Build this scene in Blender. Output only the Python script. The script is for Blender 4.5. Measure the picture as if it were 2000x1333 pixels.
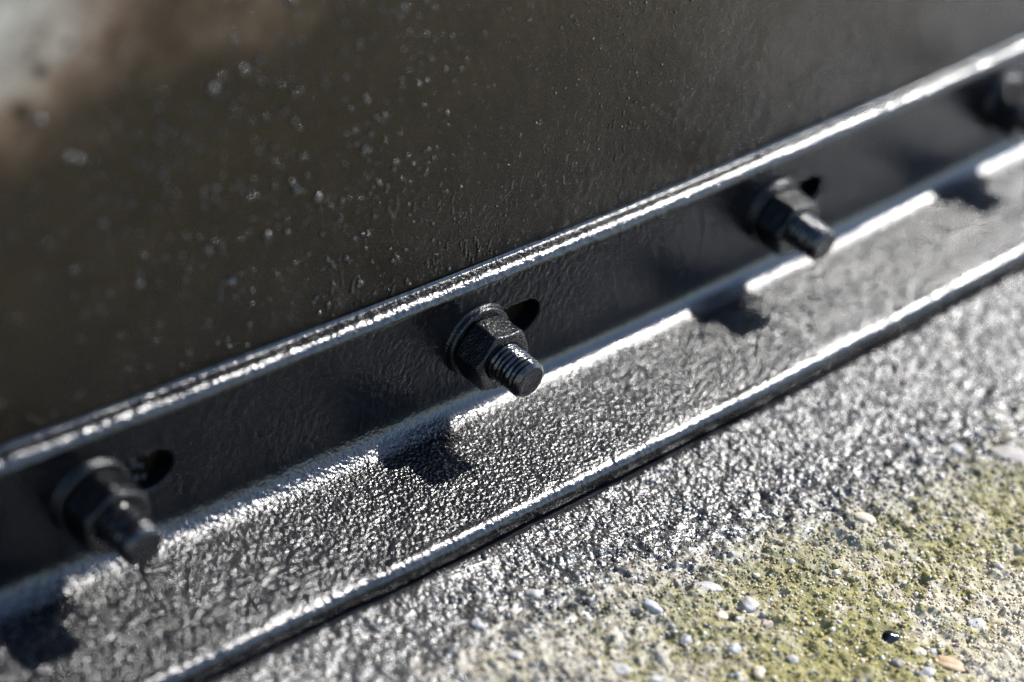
import bpy, math, random
import numpy as np
from mathutils import Matrix, Vector

scene = bpy.context.scene
for o in list(bpy.data.objects):
    bpy.data.objects.remove(o)
col = scene.collection
rng = np.random.default_rng(7)
random.seed(7)

# ------------------------------------------------------------------ camera
cam_d = bpy.data.cameras.new("camera")
cam = bpy.data.objects.new("camera", cam_d)
col.objects.link(cam)
RIGHT = Vector((0.72755, -0.66890, 0.15245))
UP = Vector((0.31171, 0.52024, 0.79510))
BACK = Vector((-0.61115, -0.53095, 0.58701))
CAM = Vector((-0.42093, -0.38650, 0.44542))
M = Matrix.Identity(4)
for i in range(3):
    M[i][0], M[i][1], M[i][2], M[i][3] = RIGHT[i], UP[i], BACK[i], CAM[i]
cam.matrix_world = M
cam_d.sensor_fit = 'HORIZONTAL'
cam_d.sensor_width = 36.0
cam_d.lens = 80.85
cam_d.clip_start = 0.01
cam_d.clip_end = 500.0
cam_d.dof.use_dof = True
cam_d.dof.focus_distance = 0.690
cam_d.dof.aperture_fstop = 4.3
cam_d.dof.aperture_blades = 0
scene.camera = cam

# ------------------------------------------------------------------ world, sun, exposure
SUN_DIR = Vector((0.700, -0.022, 0.722)).normalized()
elev = math.asin(SUN_DIR.z)
azim = math.atan2(SUN_DIR.x, SUN_DIR.y)
world = bpy.data.worlds.new("World")
scene.world = world
world.use_nodes = True
wn = world.node_tree
bg = next(n for n in wn.nodes if n.type == 'BACKGROUND')
sky = wn.nodes.new('ShaderNodeTexSky')
sky.sky_type = 'NISHITA'
sky.sun_disc = False
sky.ozone_density = 2.6
sky.dust_density = 0.4
sky.sun_elevation = elev
sky.sun_rotation = azim
wn.links.new(sky.outputs[0], bg.inputs[0])
bg.inputs[1].default_value = 0.15
sun_d = bpy.data.lights.new("sun", 'SUN')
sun_d.energy = 4.3
sun_d.angle = math.radians(0.53)
sun_d.color = (1.0, 0.97, 0.92)
sun = bpy.data.objects.new("sun", sun_d)
col.objects.link(sun)
sun.rotation_euler = SUN_DIR.to_track_quat('Z', 'Y').to_euler()
vs = scene.view_settings
vs.view_transform = 'Standard'
vs.look = 'None'
vs.exposure = 1.27
vs.gamma = 1.0
vs.use_curve_mapping = False
cy = scene.cycles
cy.use_denoising = True
cy.denoiser = 'OPENIMAGEDENOISE'
cy.denoising_input_passes = 'RGB_ALBEDO_NORMAL'
cy.denoising_prefilter = 'NONE'
cy.use_adaptive_sampling = False
cy.sample_clamp_direct = 0.0
cy.sample_clamp_indirect = 6.0
cy.max_bounces = 6
cy.caustics_reflective = False
cy.caustics_refractive = False
scene.render.filter_size = 1.3

# ------------------------------------------------------------------ helpers
K = 0.856e-4          # plan curve of the tank, mm: it bends away as K*x*x (radius 5.8 m)
DX = 138.8            # bolt spacing, mm
ZB = 32.5             # bolt height, mm
H = 54.5              # upright leg of the angle, mm
W = 53.6              # flange width, mm


def hash2(ix, iy, seed):
    h = (ix.astype(np.int64) * 374761393 + iy.astype(np.int64) * 668265263 + seed * 1442695041) & 0xFFFFFFFF
    h = ((h ^ (h >> 13)) * 1274126177) & 0xFFFFFFFF
    h = ((h ^ (h >> 16)) * 2246822519) & 0xFFFFFFFF
    return ((h ^ (h >> 15)) & 0xFFFF) / 65535.0


def vnoise(x, y, seed=0):
    """smooth value noise, -1..1, lattice 1"""
    ix, iy = np.floor(x), np.floor(y)
    fx, fy = x - ix, y - iy
    ux = fx * fx * fx * (fx * (fx * 6 - 15) + 10)
    uy = fy * fy * fy * (fy * (fy * 6 - 15) + 10)
    a, b = hash2(ix, iy, seed), hash2(ix + 1, iy, seed)
    c, d = hash2(ix, iy + 1, seed), hash2(ix + 1, iy + 1, seed)
    return 2 * ((a * (1 - ux) + b * ux) * (1 - uy) + (c * (1 - ux) + d * ux) * uy) - 1


def noise(x, y, size, seed=0):
    """value noise on a rotated lattice so that no grid shows"""
    a = 0.6 + seed * 1.37
    ca, sa = math.cos(a) / size, math.sin(a) / size
    return vnoise(x * ca - y * sa + 11.3 * seed, x * sa + y * ca + 5.7 * seed, seed)


def fbm(x, y, size, octs, seed=0):
    r, amp, t = 0, 1.0, 0
    for k in range(octs):
        r = r + amp * noise(x, y, size, seed + k * 17)
        t += amp
        amp *= 0.55
        size *= 0.48
    return r / t


def domes(x, y, size, seed=0, reach=0.62):
    """close set round beads, 0 between them and 1 on each crown"""
    a = 0.9 + seed * 0.77
    ca, sa = math.cos(a) / size, math.sin(a) / size
    u, v = x * ca - y * sa, x * sa + y * ca
    iu, iv_ = np.floor(u), np.floor(v)
    best = np.zeros(np.shape(u))
    for du in (-1, 0, 1):
        for dv in (-1, 0, 1):
            cu, cv = iu + du, iv_ + dv
            jx = cu + 0.15 + 0.7 * hash2(cu, cv, seed)
            jy = cv + 0.15 + 0.7 * hash2(cu, cv, seed + 5)
            rr = reach * (0.75 + 0.5 * hash2(cu, cv, seed + 9))
            best = np.maximum(best, rr / reach * (1 - ((u - jx) ** 2 + (v - jy) ** 2) / (rr * rr)))
    return best


def sstep(a, b, x):
    t = np.clip((x - a) / (b - a), 0, 1)
    return t * t * (3 - 2 * t)


def mesh_np(name, verts_mm, quads, mat, parent=None, tris=None, attrs=None, smooth=True, color=None):
    """ONE mesh object out of numpy arrays (millimetres)"""
    v = np.ascontiguousarray(np.asarray(verts_mm, dtype=np.float32) * 0.001)
    me = bpy.data.meshes.new(name)
    nq = 0 if quads is None else len(quads)
    nt = 0 if tris is None else len(tris)
    me.vertices.add(len(v))
    me.vertices.foreach_set('co', v.ravel())
    loops = []
    if nq:
        loops.append(np.asarray(quads, dtype=np.int32).ravel())
    if nt:
        loops.append(np.asarray(tris, dtype=np.int32).ravel())
    loops = np.concatenate(loops)
    me.loops.add(len(loops))
    me.loops.foreach_set('vertex_index', loops)
    me.polygons.add(nq + nt)
    starts = np.concatenate([np.arange(nq) * 4, nq * 4 + np.arange(nt) * 3]).astype(np.int32)
    me.polygons.foreach_set('loop_start', starts)
    me.update(calc_edges=True)
    me.validate()
    if smooth:
        me.polygons.foreach_set('use_smooth', np.ones(len(me.polygons), dtype=bool))
    for k, a in (attrs or {}).items():
        at = me.attributes.new(k, 'FLOAT', 'POINT')
        at.data.foreach_set('value', np.asarray(a, dtype=np.float32))
    if color is not None:
        at = me.attributes.new('tint', 'FLOAT_COLOR', 'POINT')
        c4 = np.ones((len(v), 4), dtype=np.float32)
        c4[:, :3] = color
        at.data.foreach_set('color', c4.ravel())
    me.materials.append(mat)
    o = bpy.data.objects.new(name, me)
    col.objects.link(o)
    if parent is not None:
        o.parent = parent
    return o


def grid_quads(nu, nv, wrap=False):
    i, j = np.meshgrid(np.arange(nu - (0 if wrap else 1)), np.arange(nv - 1), indexing='ij')
    i2 = (i + 1) % nu
    return np.stack([i * nv + j, i2 * nv + j, i2 * nv + j + 1, i * nv + j + 1], -1).reshape(-1, 4)


def tag(o, label=None, cat=None, group=None, kind=None):
    if label:
        o['label'] = label
    if cat:
        o['category'] = cat
    if group:
        o['group'] = group
    if kind:
        o['kind'] = kind
    return o


# ------------------------------------------------------------------ materials
def new_mat(name):
    m = bpy.data.materials.new(name)
    m.use_nodes = True
    nt = m.node_tree
    return m, nt, next(n for n in nt.nodes if n.type == 'BSDF_PRINCIPLED')


def add(nt, kind, **kw):
    n = nt.nodes.new(kind)
    for k, v in kw.items():
        setattr(n, k, v)
    return n


def noise_tex(nt, scale, detail=2.0, rough=0.55):
    tc = add(nt, 'ShaderNodeTexCoord')
    t = add(nt, 'ShaderNodeTexNoise')
    t.inputs['Scale'].default_value = scale
    t.inputs['Detail'].default_value = detail
    t.inputs['Roughness'].default_value = rough
    nt.links.new(tc.outputs['Object'], t.inputs['Vector'])
    return t


def bump(nt, height, dist, strength=1.0, below=None):
    b = add(nt, 'ShaderNodeBump')
    b.inputs['Strength'].default_value = strength
    b.inputs['Distance'].default_value = dist
    nt.links.new(height, b.inputs['Height'])
    if below is not None:
        nt.links.new(below, b.inputs['Normal'])
    return b.outputs['Normal']


def ramp(nt, fac, stops):
    r = add(nt, 'ShaderNodeValToRGB')
    e = r.color_ramp.elements
    while len(e) < len(stops):
        e.new(0.5)
    for k, (p, c) in enumerate(stops):
        e[k].position = p
        e[k].color = (*c, 1)
    nt.links.new(fac, r.inputs[0])
    return r.outputs[0]


def mix(nt, fac, a, b):
    m = add(nt, 'ShaderNodeMix', data_type='RGBA')
    for s, v in ((0, fac), (6, a), (7, b)):
        if isinstance(v, (int, float)):
            m.inputs[s].default_value = v
        elif isinstance(v, tuple):
            m.inputs[s].default_value = (*v, 1)
        else:
            nt.links.new(v, m.inputs[s])
    return m.outputs[2]


def mixf(nt, fac, a, b):
    m = add(nt, 'ShaderNodeMix', data_type='FLOAT')
    for s, v in ((0, fac), (2, a), (3, b)):
        if isinstance(v, (int, float)):
            m.inputs[s].default_value = v
        else:
            nt.links.new(v, m.inputs[s])
    return m.outputs[0]


def attr(nt, name, out='Fac'):
    a = add(nt, 'ShaderNodeAttribute', attribute_name=name)
    return a.outputs[out]


def paint_mat(name, rough=0.22, bump_scale=1500, bump_dist=0.00006, fine=0.00002, grain=None, base=(0.003, 0.003, 0.0035), ior=1.58):
    m, nt, b = new_mat(name)
    t0 = noise_tex(nt, 90, 3)
    c = ramp(nt, t0.outputs['Fac'], [(0.35, tuple(x * 0.75 for x in base)), (0.7, tuple(x * 1.45 for x in base))])
    nt.links.new(c, b.inputs['Base Color'])
    nt.links.new(mixf(nt, t0.outputs['Fac'], rough * 0.75, rough * 1.25), b.inputs['Roughness'])
    n1 = noise_tex(nt, bump_scale, 2)
    n2 = noise_tex(nt, bump_scale * 2.7, 1)
    nrm = bump(nt, n1.outputs['Fac'], bump_dist)
    if grain:
        nt.links.new(mixf(nt, attr(nt, 'upright'), ior, 1.38), b.inputs['IOR'])
        nt.links.new(mixf(nt, attr(nt, grain), bump_dist * 0.25, bump_dist), nrm.node.inputs['Distance'])
    nrm = bump(nt, n2.outputs['Fac'], fine, below=nrm)
    nt.links.new(nrm, b.inputs['Normal'])
    if not grain:
        b.inputs['IOR'].default_value = ior
    return m


M_flange = paint_mat("black_paint_grainy", rough=0.22, bump_scale=1250, bump_dist=0.00032, fine=0.00003, ior=1.6, grain='grain')
M_bolt = paint_mat("black_paint_bolt", rough=0.18, bump_scale=1400, bump_dist=0.00032, fine=0.00005, ior=1.40, base=(0.002, 0.002, 0.0024))
M_stud = paint_mat("black_paint_thread", rough=0.2, bump_scale=1000, bump_dist=0.00016, fine=0.00002)

# the tank: the same paint, flaked off to rust and pale bare metal in one place
M_wall, nt, b = new_mat("black_paint_tank")
t0 = noise_tex(nt, 60, 3)
pc = ramp(nt, t0.outputs['Fac'], [(0.35, (0.010, 0.0065, 0.003)), (0.7, (0.019, 0.0125, 0.006))])
tr = noise_tex(nt, 120, 4)
rc = ramp(nt, tr.outputs['Fac'], [(0.3, (0.13, 0.07, 0.04)), (0.55, (0.24, 0.145, 0.085)), (0.75, (0.36, 0.26, 0.18))])
gc = ramp(nt, tr.outputs['Fac'], [(0.3, (0.46, 0.40, 0.31)), (0.7, (0.74, 0.68, 0.56))])
c = mix(nt, attr(nt, 'rust'), pc, rc)
c = mix(nt, attr(nt, 'bare'), c, gc)
nt.links.new(c, b.inputs['Base Color'])
nt.links.new(mixf(nt, attr(nt, 'bead'), mixf(nt, attr(nt, 'rust'), 0.2, 0.75), 0.22), b.inputs['Roughness'])
nt.links.new(mixf(nt, attr(nt, 'bead'), 1.40, 1.75), b.inputs['IOR'])
n1 = noise_tex(nt, 1300, 2)
n2 = noise_tex(nt, 3200, 1)
nrm = bump(nt, n1.outputs['Fac'], 0.00014)
nt.links.new(mixf(nt, attr(nt, 'bead'), 0.00014, 0.0), nrm.node.inputs['Distance'])
nrm = bump(nt, n2.outputs['Fac'], 0.000015, below=nrm)
nt.links.new(nrm, b.inputs['Normal'])
b.inputs['IOR'].default_value = 1.43

# concrete, moss film and spilt tar paint
M_ground, nt, b = new_mat("mossy_concrete")
t1 = noise_tex(nt, 260, 4, 0.65)
cc = ramp(nt, t1.outputs['Fac'], [(0.25, (0.10, 0.088, 0.066)), (0.5, (0.34, 0.30, 0.215)), (0.75, (0.52, 0.46, 0.34))])
t2 = noise_tex(nt, 420, 3)
mc = ramp(nt, t2.outputs['Fac'], [(0.3, (0.085, 0.075, 0.022)), (0.55, (0.195, 0.172, 0.050)), (0.8, (0.33, 0.29, 0.115))])
t3 = noise_tex(nt, 200, 3)
tc_ = ramp(nt, t3.outputs['Fac'], [(0.3, (0.010, 0.010, 0.011)), (0.75, (0.024, 0.024, 0.026))])
tc_ = mix(nt, attr(nt, 'thin'), tc_, (0.068, 0.069, 0.072))
c = mix(nt, attr(nt, 'moss'), cc, mc)
c = mix(nt, attr(nt, 'tar'), c, tc_)
nt.links.new(c, b.inputs['Base Color'])
nt.links.new(mixf(nt, attr(nt, 'tar'), 0.9, 0.19), b.inputs['Roughness'])
n1 = noise_tex(nt, 1500, 3, 0.6)
nb = bump(nt, n1.outputs['Fac'], 0.00035)
nt.links.new(mixf(nt, attr(nt, 'tar'), 0.00035, 0.00022), nb.node.inputs['Distance'])
nt.links.new(nb, b.inputs['Normal'])
b.inputs['IOR'].default_value = 1.7

# loose and half set grains, each with its own colour
M_grain, nt, b = new_mat("grain_colours")
gcol = attr(nt, 'tint', 'Color')
nt.links.new(mix(nt, attr(nt, 'tar'), gcol, (0.035, 0.035, 0.037)), b.inputs['Base Color'])
b.inputs['IOR'].default_value = 1.6
nt.links.new(mixf(nt, attr(nt, 'tar'), 0.75, 0.25), b.inputs['Roughness'])
n1 = noise_tex(nt, 2500, 2)
nt.links.new(bump(nt, n1.outputs['Fac'], 0.00008), b.inputs['Normal'])

M_moss, nt, b = new_mat("moss_green")
nt.links.new(attr(nt, 'tint', 'Color'), b.inputs['Base Color'])
b.inputs['Roughness'].default_value = 0.85


def stone_mat(name, c1, c2, rough=0.6):
    m, nt, b = new_mat(name)
    t = noise_tex(nt, 500, 4, 0.7)
    nt.links.new(ramp(nt, t.outputs['Fac'], [(0.3, c1), (0.7, c2)]), b.inputs['Base Color'])
    b.inputs['Roughness'].default_value = rough
    n1 = noise_tex(nt, 1800, 3)
    nt.links.new(bump(nt, n1.outputs['Fac'], 0.00012), b.inputs['Normal'])
    return m


S = {
    'greybrown': stone_mat("stone_greybrown", (0.16, 0.145, 0.13), (0.28, 0.25, 0.23)),
    'white': stone_mat("stone_white", (0.21, 0.20, 0.185), (0.36, 0.345, 0.32)),
    'grey': stone_mat("stone_grey", (0.20, 0.20, 0.205), (0.36, 0.35, 0.35)),
    'dark': stone_mat("stone_dark", (0.09, 0.085, 0.08), (0.20, 0.18, 0.17)),
    'pink': stone_mat("stone_pink", (0.22, 0.175, 0.15), (0.34, 0.28, 0.24)),
    'orange': stone_mat("stone_orange", (0.27, 0.175, 0.095), (0.40, 0.28, 0.165)),
    'tan': stone_mat("stone_tan", (0.36, 0.30, 0.21), (0.50, 0.44, 0.33)),
    'tarred': paint_mat("tarred_stone", rough=0.12, bump_scale=500, bump_dist=0.0003, fine=0.00003),
}

# ------------------------------------------------------------------ ground


def graded(a, b, step, lo, hi, grow=1.18):
    """fine steps from a to b, steps growing outward to lo and hi"""
    mid = np.arange(a, b + step * 0.5, step)
    out, s, x = [], step, b
    while x < hi:
        s *= grow
        x += s
        out.append(min(x, hi))
    inn, s, x = [], step, a
    while x > lo:
        s *= grow
        x -= s
        inn.append(max(x, lo))
    return np.concatenate([np.array(inn[::-1]), mid, np.array(out)])


def tar_mask(x, o):
    d = o - W - 0.15 * np.clip(x, -20, 200) + 5.5 * fbm(x, o, 30, 2, 3)
    p = 1 - sstep(2, 74, d)
    speck = 0.5 + 0.5 * (0.6 * noise(x, o, 1.3, 21) + 0.45 * noise(x, o, 2.7, 23) + 0.35 * noise(x, o, 6.5, 25))
    t = sstep(-0.10, 0.18, p * 1.45 - 0.24 - speck)
    t = np.maximum(t * 0.93, 0.86 * (1 - sstep(4, 78, d)))
    t = np.maximum(t, (0.30 + 0.35 * sstep(0.55, 0.75, speck)) * (1 - sstep(45, 105, d + 0.1 * np.clip(x, -60, 0)))
                   * (1 - 0.75 * sstep(-30, 30, x)))
    return np.where(o - W < 2, 1.0, t)


def moss_mask(x, o):
    n = 0.5 + 0.5 * fbm(x, o, 30, 3, 31)
    f = 0.5 + 0.5 * (0.5 * noise(x, o, 1.6, 41) + 0.5 * noise(x, o, 3.6, 43) + 0.4 * noise(x, o, 8.5, 45))
    bias = np.exp(-(((x - 24) / 62) ** 2 + ((o - 140) / 42) ** 2)) * 0.42
    bias += np.exp(-(((x - 110) / 60) ** 2 + ((o - 122) / 22) ** 2)) * 0.24
    bias -= np.exp(-(((x - 75) / 26) ** 2 + ((o - 182) / 30) ** 2)) * 0.28
    v = n * 0.45 + f * 0.62 + bias
    return sstep(0.56, 0.92, v) * sstep(72, 108, o - 0.08 * x)


def ground_h(x, o):
    h = 0.75 * fbm(x, o, 22, 2, 51) + 0.85 * noise(x, o, 5.5, 53) + 0.80 * noise(x, o, 2.7, 57)
    wet = 1 - sstep(6, 46, o - W - 0.13 * np.clip(x, -20, 200))      # paint levels the surface it lies on
    h *= 1 - 0.5 * wet
    h += (0.34 - 0.22 * wet) * noise(x, o, 1.25, 61) + wet * (0.62 * domes(x, o, 1.45, 62) - 0.3)
    pit = fbm(x, o, 3.4, 2, 63)
    h -= 0.8 * (1 - 0.6 * wet) * sstep(0.30, 0.6, pit)
    h = h - 0.7
    far = sstep(500, 3000, np.hypot(x, o))
    h = h * (1 - far) + far * (4 * fbm(x, o, 900, 2, 67) - 4)
    under = 1 - sstep(W - 0.3, W + 2.6 + 0.9 * noise(x, o, 7, 68), o)
    h = h * (1 - under) + (-1.7) * under
    lip = np.exp(-((o - W - 2.2) / 3.0) ** 2)
    h += lip * (0.15 + 0.5 * noise(x, o, 9, 69))
    # thick brush ripple of paint beside the flange
    r = np.exp(-(((x + 46) / 17) ** 2 + ((o - 57.5 - 0.02 * (x + 46)) / 3.0) ** 2))
    h = h * (1 - 0.75 * r) + r * (0.35 + 0.16 * np.sin((o - 0.16 * x) * 4.4 + 1.2 * noise(x, o, 6, 71)))
    return h


xs = graded(-165, 250, 0.40, -60000, 60000)
os_ = graded(52, 200, 0.40, -60000, 60000)
X, O = np.meshgrid(xs, os_, indexing='ij')
Oe = O + K * np.clip(X, -400, 800) ** 2      # distance out measured along the curved foot
near_ = (np.abs(X) < 3000) & (np.abs(O) < 3000)
Z = np.full_like(X, -2.0)
Z[:] = ground_h(X, Oe)
Z = np.where(Oe < -200, -4.0, Z)
ground = mesh_np('ground', np.stack([X, -O, Z], -1).reshape(-1, 3), grid_quads(len(xs), len(os_)), M_ground,
                 attrs={'tar': tar_mask(X, Oe).ravel(), 'thin': sstep(14, 64, Oe - W - 0.13 * np.clip(X, -20, 200)).ravel(), 'moss': moss_mask(X, Oe).ravel()})
tag(ground, kind='structure')


def curved(P):
    """bend straight-rail millimetres (x, out, z) round the tank -> world millimetres"""
    P = np.asarray(P, dtype=float)
    q = P.copy()
    q[..., 1] = -(P[..., 1] - K * P[..., 0] ** 2)
    return q


# ------------------------------------------------------------------ tank wall (with paint blobs and runs on its face)
wx = graded(-215, 330, 0.75, -1500, 2600, 1.2)
wz = graded(50, 205, 0.75, -3, 1300, 1.2)
WX, WZ = np.meshgrid(wx, wz, indexing='ij')
hb = 0.10 * fbm(WX, WZ, 7, 3, 81) + 0.045 * noise(WX, WZ, 1.9, 83) + 0.035 * noise(WX, WZ * 0.7, 1.05, 84)
low = 1 - sstep(58, 95, WZ - 0.05 * WX)
runs = fbm(WX * 1.0, WZ * 0.42, 2.6, 2, 87)
hb += low * 0.12 * sstep(0.05, 0.6, runs)
hb += 0.5 * fbm(WX, WZ, 60, 2, 89)
dist = np.hypot((WX + 172) / 1.0, (WZ - 186) / 1.0) + 11 * fbm(WX, WZ, 30, 2, 91) + 2.5 * fbm(WX, WZ, 7, 2, 92)
bare = (1 - sstep(4, 34, dist)) * 0.62
rust = 1 - sstep(18, 62, dist)
d2 = np.hypot((WX + 96) / 2.2, (WZ - 166)) + 6 * fbm(WX, WZ, 18, 3, 95)
rust = np.maximum(rust, 0.4 * (1 - sstep(0, 20, d2)))
for (px, pz, pr) in ((-155, 165.5, 2.0), (-160, 156, 2.2), (-148, 171, 1.2)):
    sp = 1 - sstep(pr * 0.6, pr * 1.4, np.hypot(WX - px, WZ - pz))
    bare = bare * (1 - sp)
    rust = rust * (1 - sp)
V = [curved(np.stack([WX, hb - 0.35, WZ], -1).reshape(-1, 3))]
Q = [grid_quads(len(wx), len(wz))]
AR, AB, AD = [rust.ravel()], [bare.ravel()], [np.zeros(rust.size)]


def dome(cx, cz, rx, rz, h, tilt=0.0, nr=5, ns=10):
    a = np.arange(ns) / ns * 2 * np.pi
    rows = []
    for k in range(nr + 1):
        t = k / nr * np.pi / 2
        rr, hh = np.cos(t), np.sin(t)
        rows.append(np.stack([rr * np.cos(a) * rx, np.full(ns, hh * h), rr * np.sin(a) * rz], -1))
    P = np.concatenate(rows)
    c_, s_ = math.cos(tilt), math.sin(tilt)
    xx, zz = P[:, 0] * c_ - P[:, 2] * s_, P[:, 0] * s_ + P[:, 2] * c_
    return np.stack([xx + cx, P[:, 1] - 0.32, zz + cz], -1)


nv0 = len(V[0])
dq = grid_quads(6, 10)
dq = []
for k in range(5):
    for s_ in range(10):
        dq.append([k * 10 + s_, k * 10 + (s_ + 1) % 10, (k + 1) * 10 + (s_ + 1) % 10, (k + 1) * 10 + s_])
dq = np.array(dq)
blobs = []
clusters = [(rng.uniform(-150, 60), rng.uniform(75, 175), rng.uniform(8, 26)) for _ in range(26)]
for k in range(3200):
    if k % 3 == 0:
        cx, cz, sp = clusters[rng.integers(len(clusters))]
        x, z = rng.normal(cx, sp), rng.normal(cz, sp)
    else:
        x, z = rng.uniform(-170, 300), rng.uniform(57, 200)
    if z < 57.5 or z > 205:
        continue
    r = (0.28 + 0.55 * rng.random() ** 2.5) if x < -25 + 15 * rng.normal() else (0.22 + 0.22 * rng.random() ** 2.5)
    if x < -60:
        r *= 1.8 if rng.random() < 0.05 else 0.85
    else:
        r *= 0.95
    blobs.append((x, z, r, r * rng.uniform(0.9, 1.4), r * rng.uniform(0.6, 1.0), rng.uniform(-.6, .6)))
for k in range(240):                       # runs and sags low on the sheet
    x, z = rng.uniform(-60, 190), 57 + 42 * rng.random() ** 1.5
    r = 0.22 + 0.3 * rng.random()
    blobs.append((x, z, r, r * rng.uniform(2.0, 5.0), r * rng.uniform(0.25, 0.5), rng.uniform(-.35, .35)))
base = nv0
for bl in blobs:
    x, z, rx, rz, h, tl = bl
    P = curved(dome(x, z, rx, rz, h, tl))
    V.append(P)
    Q.append(dq + base)
    base += len(P)
    AR.append(np.zeros(len(P)))
    AB.append(np.zeros(len(P)))
    AD.append(np.ones(len(P)))
wall = mesh_np('tank_wall', np.concatenate(V), np.concatenate(Q), M_wall,
               attrs={'rust': np.concatenate(AR), 'bare': np.concatenate(AB), 'bead': np.concatenate(AD)})
tag(wall, "black painted steel tank wall, spattered with paint beads, rising behind the bolted angle", "tank wall")

# ------------------------------------------------------------------ steel angle round the foot of the tank
prof = []                                  # (out, z, roughness amplitude)


def seg(p, q, step):
    n = max(2, int(round(math.hypot(q[0] - p[0], q[1] - p[1]) / step)))
    for t in np.linspace(0, 1, n, endpoint=False):
        prof.append((p[0] + (q[0] - p[0]) * t, p[1] + (q[1] - p[1]) * t))


def arc(c, r, a0, a1, step):
    n = max(3, int(abs(math.radians(a1 - a0)) * r / step))
    for t in np.linspace(0, 1, n, endpoint=False):
        a = math.radians(a0 + (a1 - a0) * t)
        prof.append((c[0] + r * math.cos(a), c[1] + r * math.sin(a)))


seg((0.3, -0.1), (W - 1.4, -0.1), 6)
arc((W - 0.9, 0.8), 0.9, -90, 0, 0.3)
seg((W, 0.9), (W, 2.8), 0.35)
arc((W - 3.4, 2.8), 3.4, 0, 90, 0.22)
seg((W - 3.4, 6.2), (14, 6.0), 0.33)
arc((14, 14), 8.0, 270, 180, 0.28)
seg((6, 14), (6, H - 3.3), 0.5)
arc((2.7, H - 3.3), 3.3, 0, 90, 0.2)
seg((2.7, H), (0.7, H), 0.25)
arc((0.65, H + 0.55), 0.55, 270, 185, 0.12)
prof.append((-0.4, H + 1.0))
prof = np.array(prof)
tan = np.gradient(prof, axis=0)
tan /= np.linalg.norm(tan, axis=1)[:, None] + 1e-9
nrm2 = np.stack([tan[:, 1], -tan[:, 0]], 1)     # outward
sl = np.concatenate([[0], np.cumsum(np.hypot(*np.diff(prof, axis=0).T))])
po, pz = prof[:, 0], prof[:, 1]
rx_ = graded(-215, 300, 0.34, -1500, 2600, 1.15)
RX, SS = np.meshgrid(rx_, sl, indexing='ij')
PO, PZ = np.broadcast_to(po, RX.shape), np.broadcast_to(pz, RX.shape)
fl = sstep(9.0, 13.0, PO) * (1 - sstep(W - 6.0, W - 2.2, PO)) * (PZ > 3)         # flange face
leg = sstep(9, 17, PZ) * (1 - sstep(H - 3.4, H - 2.0, PZ))
topz = sstep(H - 3.2, H - 1.6, PZ)
toe = sstep(W - 6.0, W - 2.2, PO)
near = 1 - sstep(-60, 10, RX)                       # coarser spray towards the near end
disp = fl * (0.72 + 0.28 * near) * (0.30 * domes(RX, SS, 0.95, 101) + 0.13 * noise(RX, SS, 0.70, 103) + 0.12 * noise(RX, SS, 1.7, 105)
             + 0.10 * sstep(0.25, 0.9, fbm(RX, SS, 4.0, 2, 107)) + 0.14 * noise(RX, SS, 6.0, 108))
disp += leg * (0.085 * noise(RX, SS, 1.3, 111) + 0.055 * noise(RX, SS * 0.6, 0.8, 112) + 0.05 * fbm(RX, SS * 0.5, 3.4, 2, 113))
disp += leg * (1 - sstep(14, 26, PZ)) * 0.07 * noise(RX, SS, 1.1, 115)
disp += topz * (0.09 * noise(RX, SS, 1.1, 121) + 0.08 * noise(RX, SS * 0.7, 2.6, 123) + 0.04 * noise(RX, SS, 0.6, 124))
disp += toe * (0.10 * noise(RX, SS * 0.5, 1.2, 131) + 0.05 * noise(RX, SS, 0.7, 132) + 0.14 * noise(RX, SS * 0.6, 4, 133) + 0.45 * noise(RX, SS * .05, 24, 135))
disp += (1 - fl - leg).clip(0, 1) * (PO < 14) * (PZ < 14) * (0.03 + 0.10 * near) * (1.3 * domes(RX, SS, 0.95, 101) - 0.5 + 0.8 * noise(RX, SS, 1.9, 138))
fade = 1 - sstep(400, 900, np.abs(RX))
disp *= fade
disp += 0.25 * noise(RX, SS * 0.15, 38, 139) * (fl + toe).clip(0, 1) * fade
disp += (0.35 * noise(RX, 0 * SS, 55, 141) + 0.18 * noise(RX, 0 * SS, 17, 142)) * (topz + (1 - fl - leg - topz - toe).clip(0, 1) * (PO < 14)).clip(0, 1) * fade
PX = RX.copy()
PO2 = PO + nrm2[:, 0] * disp
PZ2 = PZ + nrm2[:, 1] * disp
nx, ns = RX.shape
quads = grid_quads(nx, ns)
keep = np.ones(len(quads), bool)
flatX, flatO, flatZ = PX.ravel().copy(), PO2.ravel().copy(), PZ2.ravel().copy()
onleg = (np.abs(PO - 6) < 0.02).ravel() & (PZ > 14).ravel()
SLOT_R, S0, S1 = 7.0, -1.0, 20.3
slot_edges = []
extraV, extraQ = [], []
vbase = nx * ns
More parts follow.
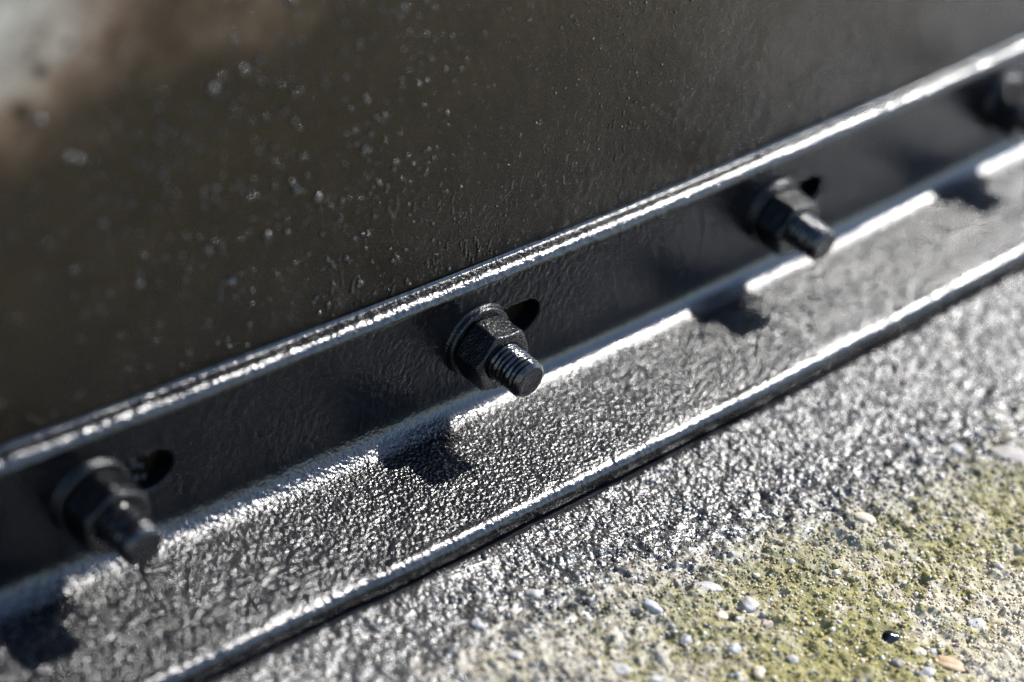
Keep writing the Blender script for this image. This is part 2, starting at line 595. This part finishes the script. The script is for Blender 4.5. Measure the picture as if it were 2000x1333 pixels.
for i in (-1, 0, 1, 2):
    bx = i * DX
    cxq = flatX[quads].mean(1)
    czq = flatZ[quads].mean(1)
    allleg = onleg[quads].all(1)
    dx_ = np.clip(cxq - bx, S0, S1)
    dd = np.hypot(cxq - bx - dx_, czq - ZB)
    ins = allleg & (dd < SLOT_R)
    keep &= ~ins
    rem = quads[ins]
    e = np.concatenate([rem[:, [0, 1]], rem[:, [1, 2]], rem[:, [2, 3]], rem[:, [3, 0]]])
    es = np.sort(e, 1)
    uq, idx, cnt = np.unique(es, axis=0, return_index=True, return_counts=True)
    be = e[idx[cnt == 1]]
    vs_ = np.unique(be)
    # snap the rim to the true outline
    vx, vz = flatX[vs_] - bx, flatZ[vs_] - ZB
    cx = np.clip(vx, S0, S1)
    ux, uz = vx - cx, vz
    L = np.hypot(ux, uz)
    flatX[vs_] = bx + cx + ux / L * SLOT_R
    flatZ[vs_] = ZB + uz / L * SLOT_R
    mp = {}
    rings = []
    for (ro, inset) in ((5.55, 0.28), (4.9, 0.42), (2.0, 0.42), (-0.3, 0.42)):
        ring = np.stack([flatX[vs_] - ux / L * inset, np.full(len(vs_), ro), flatZ[vs_] - uz / L * inset], -1)
        rings.append(ring)
    lookup = {int(v): k for k, v in enumerate(vs_)}
    prev = {int(v): int(v) for v in vs_}
    for ring in rings:
        cur = {int(v): vbase + k for k, v in enumerate(vs_)}
        extraV.append(ring)
        vbase += len(ring)
        for a_, b_ in be:
            extraQ.append([prev[int(a_)], prev[int(b_)], cur[int(b_)], cur[int(a_)]])
        prev = cur
P = np.stack([flatX, flatO, flatZ], -1)
P = np.concatenate([P] + extraV)
Qr = [quads[keep], np.array(extraQ)]
nb_ = len(P)
GLOBS = [(0, 14.0, 4.6, 4.2, 1.1), (1, 15.5, 4.0, 4.4, 1.2), (-1, 14.5, 3.0, 5.0, 1.5), (-1, 17.0, 1.5, 4.7, 1.1), (-1, 15.0, -2.0, 5.2, 1.6),
         (-1, 18.5, -3.2, 4.6, 1.2), (-1, 20.0, 4.0, 4.2, 0.9), (-1, 13.0, 5.5, 5.4, 1.4), (0, 15.5, -4.6, 4.0, 0.8)]
for bi, gx_, gz_, go_, gr_ in GLOBS:
    th, ph_ = np.meshgrid(np.linspace(0.02, np.pi - 0.02, 12), np.arange(16) / 16 * 2 * np.pi, indexing='ij')
    gp = np.stack([np.sin(th) * np.cos(ph_), np.cos(th), np.sin(th) * np.sin(ph_)], -1).reshape(-1, 3)
    gp = gp * gr_ * (1 + 0.18 * noise(gp[:, 0] * 2 + gx_, gp[:, 2] * 2 + gp[:, 1], 1.0, 77))[:, None] * np.array([1.2, 0.9, 1.0])
    P = np.concatenate([P, gp + np.array([bi * DX + gx_, go_ - 1.2, ZB + gz_])])
    k_, s_ = np.meshgrid(np.arange(11), np.arange(16), indexing='ij')
    s2_ = (s_ + 1) % 16
    Qr.append(np.stack([k_ * 16 + s_, k_ * 16 + s2_, (k_ + 1) * 16 + s2_, (k_ + 1) * 16 + s_], -1).reshape(-1, 4) + nb_)
    nb_ = len(P)
Qr = np.concatenate(Qr)
grain = np.concatenate([(fl + (0.2 + 0.3 * near) * toe + 0.3 * topz + (0.1 + 0.5 * near) * (1 - fl - leg - toe - topz).clip(0, 1)).clip(0, 1).ravel(),
                        np.zeros(len(P) - nx * ns)])
rail = mesh_np('steel_angle', curved(P), Qr, M_flange, attrs={'grain': grain, 'upright': np.concatenate([(leg + toe * (1 - sstep(3.2, 4.6, PZ))).clip(0, 1).ravel(), np.ones(len(P) - nx * ns)])})
tag(rail, "black painted steel angle with slotted holes, running along the foot of the tank", "steel angle")


# ------------------------------------------------------------------ bolts
def revolve(rows, n=96):
    """rows: list of (axial out, array of n radii)"""
    a = np.arange(n) / n * 2 * np.pi
    P = np.concatenate([np.stack([r * np.cos(a), np.full(n, -u), r * np.sin(a)], -1) for u, r in rows])
    m = len(rows)
    q = []
    k, s_ = np.meshgrid(np.arange(m - 1), np.arange(n), indexing='ij')
    s2 = (s_ + 1) % n
    q = np.stack([k * n + s_, k * n + s2, (k + 1) * n + s2, (k + 1) * n + s_], -1).reshape(-1, 4)
    return P, q


def washer_mesh(name, parent, seed):
    n = 128
    a = np.arange(n) / n * 2 * np.pi
    wob = 0.12 * noise(12 * np.cos(a) + 40 * seed, 12 * np.sin(a), 4, 5)
    rows = []
    R, t = 12.0, 2.5
    for u, r in ((0.0, R + 0.55), (0.25, R + 0.25), (0.6, R), (1.3, R + 0.02), (1.9, R - 0.03), (2.3, R - 0.22), (2.5, R - 0.6),
                 (2.55, R - 1.3), (2.55, 9.5), (2.5, 6.2)):
        rows.append((u, r + wob))
    P, q = revolve(rows, n)
    return mesh_np(name, P, q, M_bolt, parent)


def nut_mesh(name, parent, phase, seed, roundness=26):
    n = 192
    a = np.arange(n) / n * 2 * np.pi
    ap = 9.9
    s_ = np.zeros(n)
    for k in range(6):
        s_ += np.maximum(np.cos(a - phase - math.pi / 6 - k * math.pi / 3), 0) ** roundness
    hexr = ap / s_ ** (1.0 / roundness)
    hh = 10.8
    rows = []
    us = np.concatenate([np.linspace(0, 1.4, 8), np.linspace(1.7, 8.6, 16), np.linspace(8.9, hh - 0.05, 14)])
    for u in us:
        top = 9.65 + (hh - u) * 1.73
        bot = 9.8 + u * 1.73
        r = -np.log(np.exp(-4 * hexr) + np.exp(-4 * np.full(n, top)) + np.exp(-4 * np.full(n, bot))) / 4
        rows.append((u, r + 0.10 * noise(8 * a + 31 * seed, u + 0 * a, 2.2, 9) * sstep(0, 1, u)))
    r0 = rows[-1][1]
    for f, du in ((0.985, 0.03), (0.95, 0.07), (0.9, 0.08), (0.8, 0.04), (0.72, -0.05), (0.67, -0.35), (0.62, -1.0)):
        rows.append((hh + du, r0 * f))
    P, q = revolve(rows, n)
    P[:, 1] -= 2.5
    P[:, 2] -= 0.5
    return mesh_np(name, P, q, M_bolt, parent)


def stud_mesh(name, parent, end, seed, depth=0.62):
    n = 120
    a = np.arange(n) / n * 2 * np.pi
    rows = []
    pitch = 1.75
    u0 = 2.0
    us = np.arange(u0, end - 0.001, 0.16)
    for u in us:
        ph = (u / pitch + a / (2 * np.pi)) % 1.0
        tri = np.abs(ph * 2 - 1)                 # 0 at the root
        tri = 0.5 - 0.5 * np.cos(np.pi * tri)
        wear = 0.75 + 0.25 * noise(6 * np.cos(a) + 9 * seed, 6 * np.sin(a) + u, 3, 3)
        r = 6.35 - depth * wear * (1 - tri)
        cap = 5.1 + (end - u) * 1.05
        r = -np.log(np.exp(-7 * r) + np.exp(-7 * np.full(n, cap))) / 7
        r = r + 0.06 * noise(6 * a + 3 * seed, u + 0 * a, 0.9, 13) + 0.13 * noise(6 * np.cos(a) + 3 * seed, 6 * np.sin(a) + 1.3 * u, 2.4, 15)
        rows.append((u, r))
    r0 = rows[-1][1]
    for f, du in ((0.97, 0.12), (0.9, 0.22), (0.8, 0.24), (0.6, 0.14), (0.35, 0.06), (0.1, 0.04), (0.001, 0.04)):
        rows.append((end - 0.08 + du * 0.8, r0 * f))
    P, q = revolve(rows, n)
    return mesh_np(name, P, q, M_stud, parent)


def make_bolt(i, phase, end, label, seed, dz=0.0, tilt=(0, 0), roundness=26, depth=0.62):
    x = i * DX
    o = bpy.data.objects.new('bolt', None)
    col.objects.link(o)
    o.empty_display_size = 0.005
    o.location = (x * 0.001, -(6.0 - K * x * x) * 0.001, (ZB + dz) * 0.001)
    o.rotation_euler = (math.radians(tilt[0]), 0, 2 * K * x + math.radians(tilt[1]))
    tag(o, label, "bolt", "black painted bolts along the steel angle")
    washer_mesh('washer', o, seed)
    nut_mesh('nut', o, phase, seed, roundness)
    stud_mesh('threaded_stud', o, end - 6.0, seed, depth)
    return o


PH = 2.0117
make_bolt(0, PH, 31.2, "black bolt with sharp clear threads, in crisp focus at the middle of the angle", 1)
b1 = make_bolt(-1, math.radians(96), 32.0, "blurred black bolt nearest the camera, its paint clogged tip dripping", 2,
               roundness=14, depth=0.22, tilt=(-1.5, 1.0))
make_bolt(1, PH + 0.02, 31.0, "softly blurred black bolt, next one beyond the sharp middle bolt", 3, tilt=(1.2, -1.0))
make_bolt(2, PH + 0.5, 31.0, "very blurred black bolt cut off by the right edge, farthest along the angle", 4)
# paint drip under the tip of the nearest bolt
n = 24
a = np.arange(n) / n * 2 * np.pi
rows = []
for t in np.linspace(0, 1, 12):
    rr = 1.5 * (1 - t) ** 0.6 * (1.0 if t < 0.98 else 0.02) + 0.02
    rows.append(np.stack([rr * np.cos(a), -25.4 + rr * 0.8 * np.sin(a), np.full(n, -4.6 - 4.2 * t)], -1))
k, s_ = np.meshgrid(np.arange(11), np.arange(n), indexing='ij')
s2 = (s_ + 1) % n
mesh_np('paint_drip', np.concatenate(rows), np.stack([k * n + s_, k * n + s2, (k + 1) * n + s2, (k + 1) * n + s_], -1).reshape(-1, 4),
        M_stud, b1)

# ------------------------------------------------------------------ sand grains (nobody could count them)
ico = []
g = (1 + 5 ** 0.5) / 2
iv = np.array([(-1, g, 0), (1, g, 0), (-1, -g, 0), (1, -g, 0), (0, -1, g), (0, 1, g), (0, -1, -g), (0, 1, -g), (g, 0, -1), (g, 0, 1),
               (-g, 0, -1), (-g, 0, 1)]) / math.sqrt(1 + g * g)
it = np.array([(0, 11, 5), (0, 5, 1), (0, 1, 7), (0, 7, 10), (0, 10, 11), (1, 5, 9), (5, 11, 4), (11, 10, 2), (10, 7, 6), (7, 1, 8),
               (3, 9, 4), (3, 4, 2), (3, 2, 6), (3, 6, 8), (3, 8, 9), (4, 9, 5), (2, 4, 11), (6, 2, 10), (8, 6, 7), (9, 8, 1)])


def rand_rot(n):
    q = rng.normal(size=(n, 4))
    q /= np.linalg.norm(q, axis=1)[:, None]
    w, x, y, z = q.T
    return np.stack([np.stack([1 - 2 * (y * y + z * z), 2 * (x * y - z * w), 2 * (x * z + y * w)], -1),
                     np.stack([2 * (x * y + z * w), 1 - 2 * (x * x + z * z), 2 * (y * z - x * w)], -1),
                     np.stack([2 * (x * z - y * w), 2 * (y * z + x * w), 1 - 2 * (x * x + y * y)], -1)], 1)


NG = 42000
gx = rng.uniform(-160, 245, NG)
go = rng.uniform(W + 1.5, 200, NG)
gr = 0.18 + 0.40 * rng.random(NG) ** 2.2 + 0.55 * rng.random(NG) ** 14
gz = ground_h(gx, go) - 0.5 * gr * (1 - sstep(6, 46, go - W - 0.13 * np.clip(gx, -20, 200)))
base_v = iv[None] * (1 + 0.22 * rng.normal(size=(NG, 12, 1))).clip(0.6, 1.5) * gr[:, None, None] * rng.uniform(0.7, 1.35, (NG, 1, 3))
gv = np.einsum('nij,nkj->nki', rand_rot(NG), base_v)
gv[:, :, 0] += gx[:, None]
gv[:, :, 1] += -(go - K * gx ** 2)[:, None]
gv[:, :, 2] += (gz + gr * 0.25)[:, None]
pal = np.array([(0.46, 0.39, 0.27), (0.38, 0.32, 0.22), (0.56, 0.50, 0.38), (0.33, 0.32, 0.30), (0.70, 0.67, 0.60), (0.20, 0.15, 0.11),
                (0.10, 0.09, 0.085), (0.42, 0.27, 0.18)])
pi_ = rng.choice(8, NG, p=[.28, .22, .14, .13, .08, .07, .05, .03])
gc_ = pal[pi_] * rng.uniform(0.8, 1.2, (NG, 1))
gm = moss_mask(gx, go)
gc_ = np.where((rng.random(NG) < gm * 0.55)[:, None], np.array([(0.22, 0.195, 0.055)]) * rng.uniform(0.6, 1.4, (NG, 1)), gc_)
gt = (tar_mask(gx, go) * rng.uniform(0.85, 1.2, NG)).clip(0, 1)
grains = mesh_np('sand_grains', gv.reshape(-1, 3), None, M_grain,
                 tris=(it[None] + (np.arange(NG) * 12)[:, None, None]).reshape(-1, 3),
                 attrs={'tar': np.repeat(gt, 12)}, color=np.repeat(gc_, 12, axis=0))
tag(grains, "tan and tar blackened sand grains covering the rough concrete beside the angle", "sand grains", kind='stuff')

# ------------------------------------------------------------------ moss tufts
NT = 60000
mx = rng.uniform(-160, 245, NT)
mo = rng.uniform(80, 200, NT)
okm = moss_mask(mx, mo) > rng.uniform(0.25, 1.0, NT)
mx, mo = mx[okm], mo[okm]
nm = len(mx)
mz = ground_h(mx, mo)
tv = np.array([(-0.5, 0, 0), (0.5, 0, 0), (0, 0, 1.0)])
ln = rng.uniform(0.35, 0.85, nm)
tri_v = tv[None] * np.stack([ln * 0.55, ln, ln], -1)[:, None, :]
tri_v = np.einsum('nij,nkj->nki', rand_rot(nm), tri_v)
tri_v[:, :, 2] = np.abs(tri_v[:, :, 2]) * 0.9
tri_v[:, :, 0] += mx[:, None]
tri_v[:, :, 1] += -(mo - K * mx ** 2)[:, None]
tri_v[:, :, 2] += mz[:, None] - 0.03
tc3 = np.array([(0.215, 0.19, 0.035)]) * rng.uniform(0.5, 1.6, (nm, 1)) + np.array([(0.10, 0.06, 0.02)]) * rng.random((nm, 1))
moss = mesh_np('moss', tri_v.reshape(-1, 3), None, M_moss, tris=np.arange(nm * 3).reshape(-1, 3), color=np.repeat(tc3, 3, axis=0),
               smooth=False)
tag(moss, "thin olive green moss growing over the rough concrete", "moss", kind='stuff')

# ------------------------------------------------------------------ pebbles set in the concrete


def ico_sub(level):
    v, t = [Vector(p) for p in iv], [tuple(f) for f in it]
    for _ in range(level):
        cache, nt_ = {}, []

        def mid(i, j):
            key = (min(i, j), max(i, j))
            if key not in cache:
                v.append(((v[i] + v[j]) / 2).normalized())
                cache[key] = len(v) - 1
            return cache[key]
        for a_, b_, c_ in t:
            ab, bc, ca = mid(a_, b_), mid(b_, c_), mid(c_, a_)
            nt_ += [(a_, ab, ca), (b_, bc, ab), (c_, ca, bc), (ab, bc, ca)]
        t = nt_
    return np.array([tuple(p) for p in v]), np.array(t)


IV3, IT3 = ico_sub(3)


def pebble_shape(seed, angular):
    r = np.random.default_rng(seed)
    P = IV3.copy()
    if angular:
        N = r.normal(size=(9, 3))
        N /= np.linalg.norm(N, axis=1)[:, None]
        d = r.uniform(0.62, 0.9, 9)
        for n_, dd in zip(N, d):
            over = (P @ n_ - dd).clip(0)
            P = P - over[:, None] * n_ * 0.92
    else:
        w_ = np.zeros(len(P))
        for _ in range(5):
            n_ = r.normal(size=3)
            w_ += 0.06 * np.sin(P @ n_ * 1.8 + r.uniform(0, 6))
        P = P * (1 + w_)[:, None]
    w_ = np.zeros(len(P))
    for _ in range(8):
        n_ = r.normal(size=3) * 3
        w_ += 0.022 * np.sin(P @ n_ * 1.3 + r.uniform(0, 6))
    return P * (1 + w_)[:, None]


def pebble(x, o, wx_, wo_, hz, mat, rot, seed, angular, label, group=None, sink=0.52):
    me = mesh_np('pebble', pebble_shape(seed, angular) * np.array([wx_ / 2, wo_ / 2, hz / 2]), None, S[mat], tris=IT3)
    z = float(ground_h(np.array([x]), np.array([o]))[0])
    me.location = (x * 0.001, -(o - K * x * x) * 0.001, (z + hz * (0.5 - sink)) * 0.001)
    me.rotation_euler = (0, 0, rot)
    tag(me, label, "pebble", group)
    return me


# straight-rail millimetres: x, out, long, short, height, colour, turn, angular, label
HERO = [
    (17.2, 115.5, 6.6, 6.0, 5.0, 'white', 0.2, 0, "large rounded whitish pebble standing proud where the moss meets the tarred grit"),
    (11.8, 102.8, 9.6, 5.0, 2.6, 'grey', -0.75, 0, "long flat grey oval pebble, above and left of the proud whitish pebble"),
    (-8.3, 100.0, 8.4, 4.0, 3.0, 'grey', -1.45, 0, "narrow slanting grey pebble half buried at the edge of the black tar"),
    (-33.9, 76.8, 5.2, 3.6, 2.6, 'white', -0.6, 0, "lone white pebble amid the black tar spatter below the angle"),
    (16.4, 123.4, 4.6, 4.0, 2.8, 'pink', 0.3, 1, "blocky pinkish pebble just below the proud whitish pebble"),
    (43.7, 148.6, 6.6, 4.6, 3.8, 'tarred', -0.5, 0, "glossy tar coated black pebble shining in the green moss"),
    (70.1, 160.6, 6.4, 6.2, 2.6, 'grey', 0.9, 1, "angular pale grey stone chip on the tan concrete near the right edge"),
    (49.7, 166.2, 9.0, 4.4, 2.4, 'orange', -1.0, 0, "flat orange brown pebble near the lower right corner"),
    (-33.8, 112.8, 7.0, 4.6, 2.8, 'white', -0.6, 0, "broad pale pebble low in the concrete at the bottom edge, left of the thickest moss"),
    (-28.1, 121.2, 4.6, 3.0, 2.4, 'white', -0.5, 1, "small white chip beside the broad pale pebble at the bottom edge"),
    (76.3, 131.9, 4.0, 3.4, 2.4, 'white', -0.4, 0, "left one of two small white pebbles side by side in the upper moss"),
    (81.7, 134.1, 3.6, 2.8, 2.2, 'white', -0.4, 0, "right one of two small white pebbles side by side in the upper moss"),
    (-8.2, 115.2, 6.6, 4.8, 2.6, 'grey', -0.8, 1, "rough grey pebble at the left edge of the thick moss, below the slanting grey one"),
    (6.3, 114.2, 4.0, 3.6, 2.4, 'tan', -0.6, 0, "small tan pebble left of the proud whitish pebble"),
    (11.3, 138.1, 4.2, 3.4, 2.6, 'white', -0.5, 1, "white chip deep in the greenest moss near the bottom edge"),
    (-1.0, 126.2, 4.2, 3.8, 3.0, 'grey', 0.4, 0, "round bluish grey pebble in the green moss, left of the white chip"),
    (40.7, 165.1, 5.6, 4.4, 2.6, 'grey', -0.2, 1, "three cornered grey stone at the bottom edge beside the orange pebble"),
    (144.8, 117.2, 14.0, 10.0, 4.0, 'greybrown', -0.75, 1, "biggest brownish grey stone, blurred at the right edge"),
    (121.2, 94.8, 5.2, 4.6, 3.2, 'white', 0.0, 0, "blurred cream pebble at the border of the tarred grit, upper right"),
    (131.6, 105.9, 5.4, 4.2, 3.0, 'grey', -0.4, 0, "blurred bluish grey pebble left of the biggest stone"),
    (77.2, 109.7, 8.0, 4.6, 2.6, 'tan', -1.1, 0, "long tan pebble in the upper mossy concrete, lying slantwise"),
    (35.9, 157.4, 3.9, 3.5, 2.6, 'dark', 0.2, 0, "small dark brown pebble below the glossy tar coated one"),
    (45.8, 158.0, 4.0, 3.8, 2.6, 'tan', 0.2, 0, "round tan pebble above the orange one, left of a grey one"),
    (49.6, 160.1, 3.2, 3.0, 2.4, 'grey', 0.4, 0, "small round grey pebble touching the round tan one"),
    (-1.3, 136.5, 4.6, 4.0, 2.6, 'tan', 0.5, 0, "cream tan pebble at the bottom edge in the greenest moss"),
    (-56.2, 77.2, 4.6, 3.6, 2.4, 'grey', 1.3, 0, "grey pebble showing through the tarred grit at lower left"),
    (-54.7, 91.7, 5.0, 3.2, 2.2, 'white', -0.5, 0, "long whitish pebble in the speckled grit at the bottom edge"),
]
hero_xy = np.array([(h[0], h[1]) for h in HERO])
for k, (x, o, w1, w2, hz, mt, rt, ang, lb) in enumerate(HERO):
    pebble(x, o, w1, w2, hz, mt, rt, 100 + k, ang, lb)

# the many small ones: four kinds, copies share their mesh
KINDS = [('white', "small white pebble set in the speckled concrete", "small white pebbles"),
         ('grey', "small grey pebble set in the speckled concrete", "small grey pebbles"),
         ('tan', "small tan pebble set in the speckled concrete", "small tan pebbles"),
         ('dark', "small dark brown pebble set in the speckled concrete", "small dark brown pebbles")]
protos = {}
n_small = 0
while n_small < 34:
    x, o = rng.uniform(-70, 170), rng.uniform(76, 190)
    if np.hypot(hero_xy[:, 0] - x, hero_xy[:, 1] - o).min() < 7:
        continue
    c_ = Vector((x * .001, -(o - K * x * x) * .001, 0)) - CAM
    dpt = -c_.dot(BACK)
    u, v = c_.dot(RIGHT) / dpt * 4491, c_.dot(UP) / dpt * 4491
    if abs(u) > 1010 or abs(v) > 675:
        continue
    if tar_mask(np.array([x]), np.array([o]))[0] > 0.6:
        continue
    mt, lb, gp = KINDS[rng.choice(4, p=[.15, .37, .28, .2])]
    key = (mt, int(rng.integers(4)))
    if key not in protos:
        ob = pebble(x, o, 1.0, 0.8, 0.6, mt, 0, 300 + len(protos), key[1] % 2, lb, gp)
        protos[key] = ob
    else:
        ob = protos[key].copy()
        col.objects.link(ob)
    sc_ = 1.3 + 1.7 * rng.random() ** 2.0
    z = float(ground_h(np.array([x]), np.array([o]))[0])
    ob.location = (x * .001, -(o - K * x * x) * .001, (z + 0.02 * sc_) * .001)
    ob.scale = (sc_, sc_ * rng.uniform(0.8, 1.1), sc_)
    ob.rotation_euler = (0, 0, rng.uniform(0, 6.28))
    n_small += 1
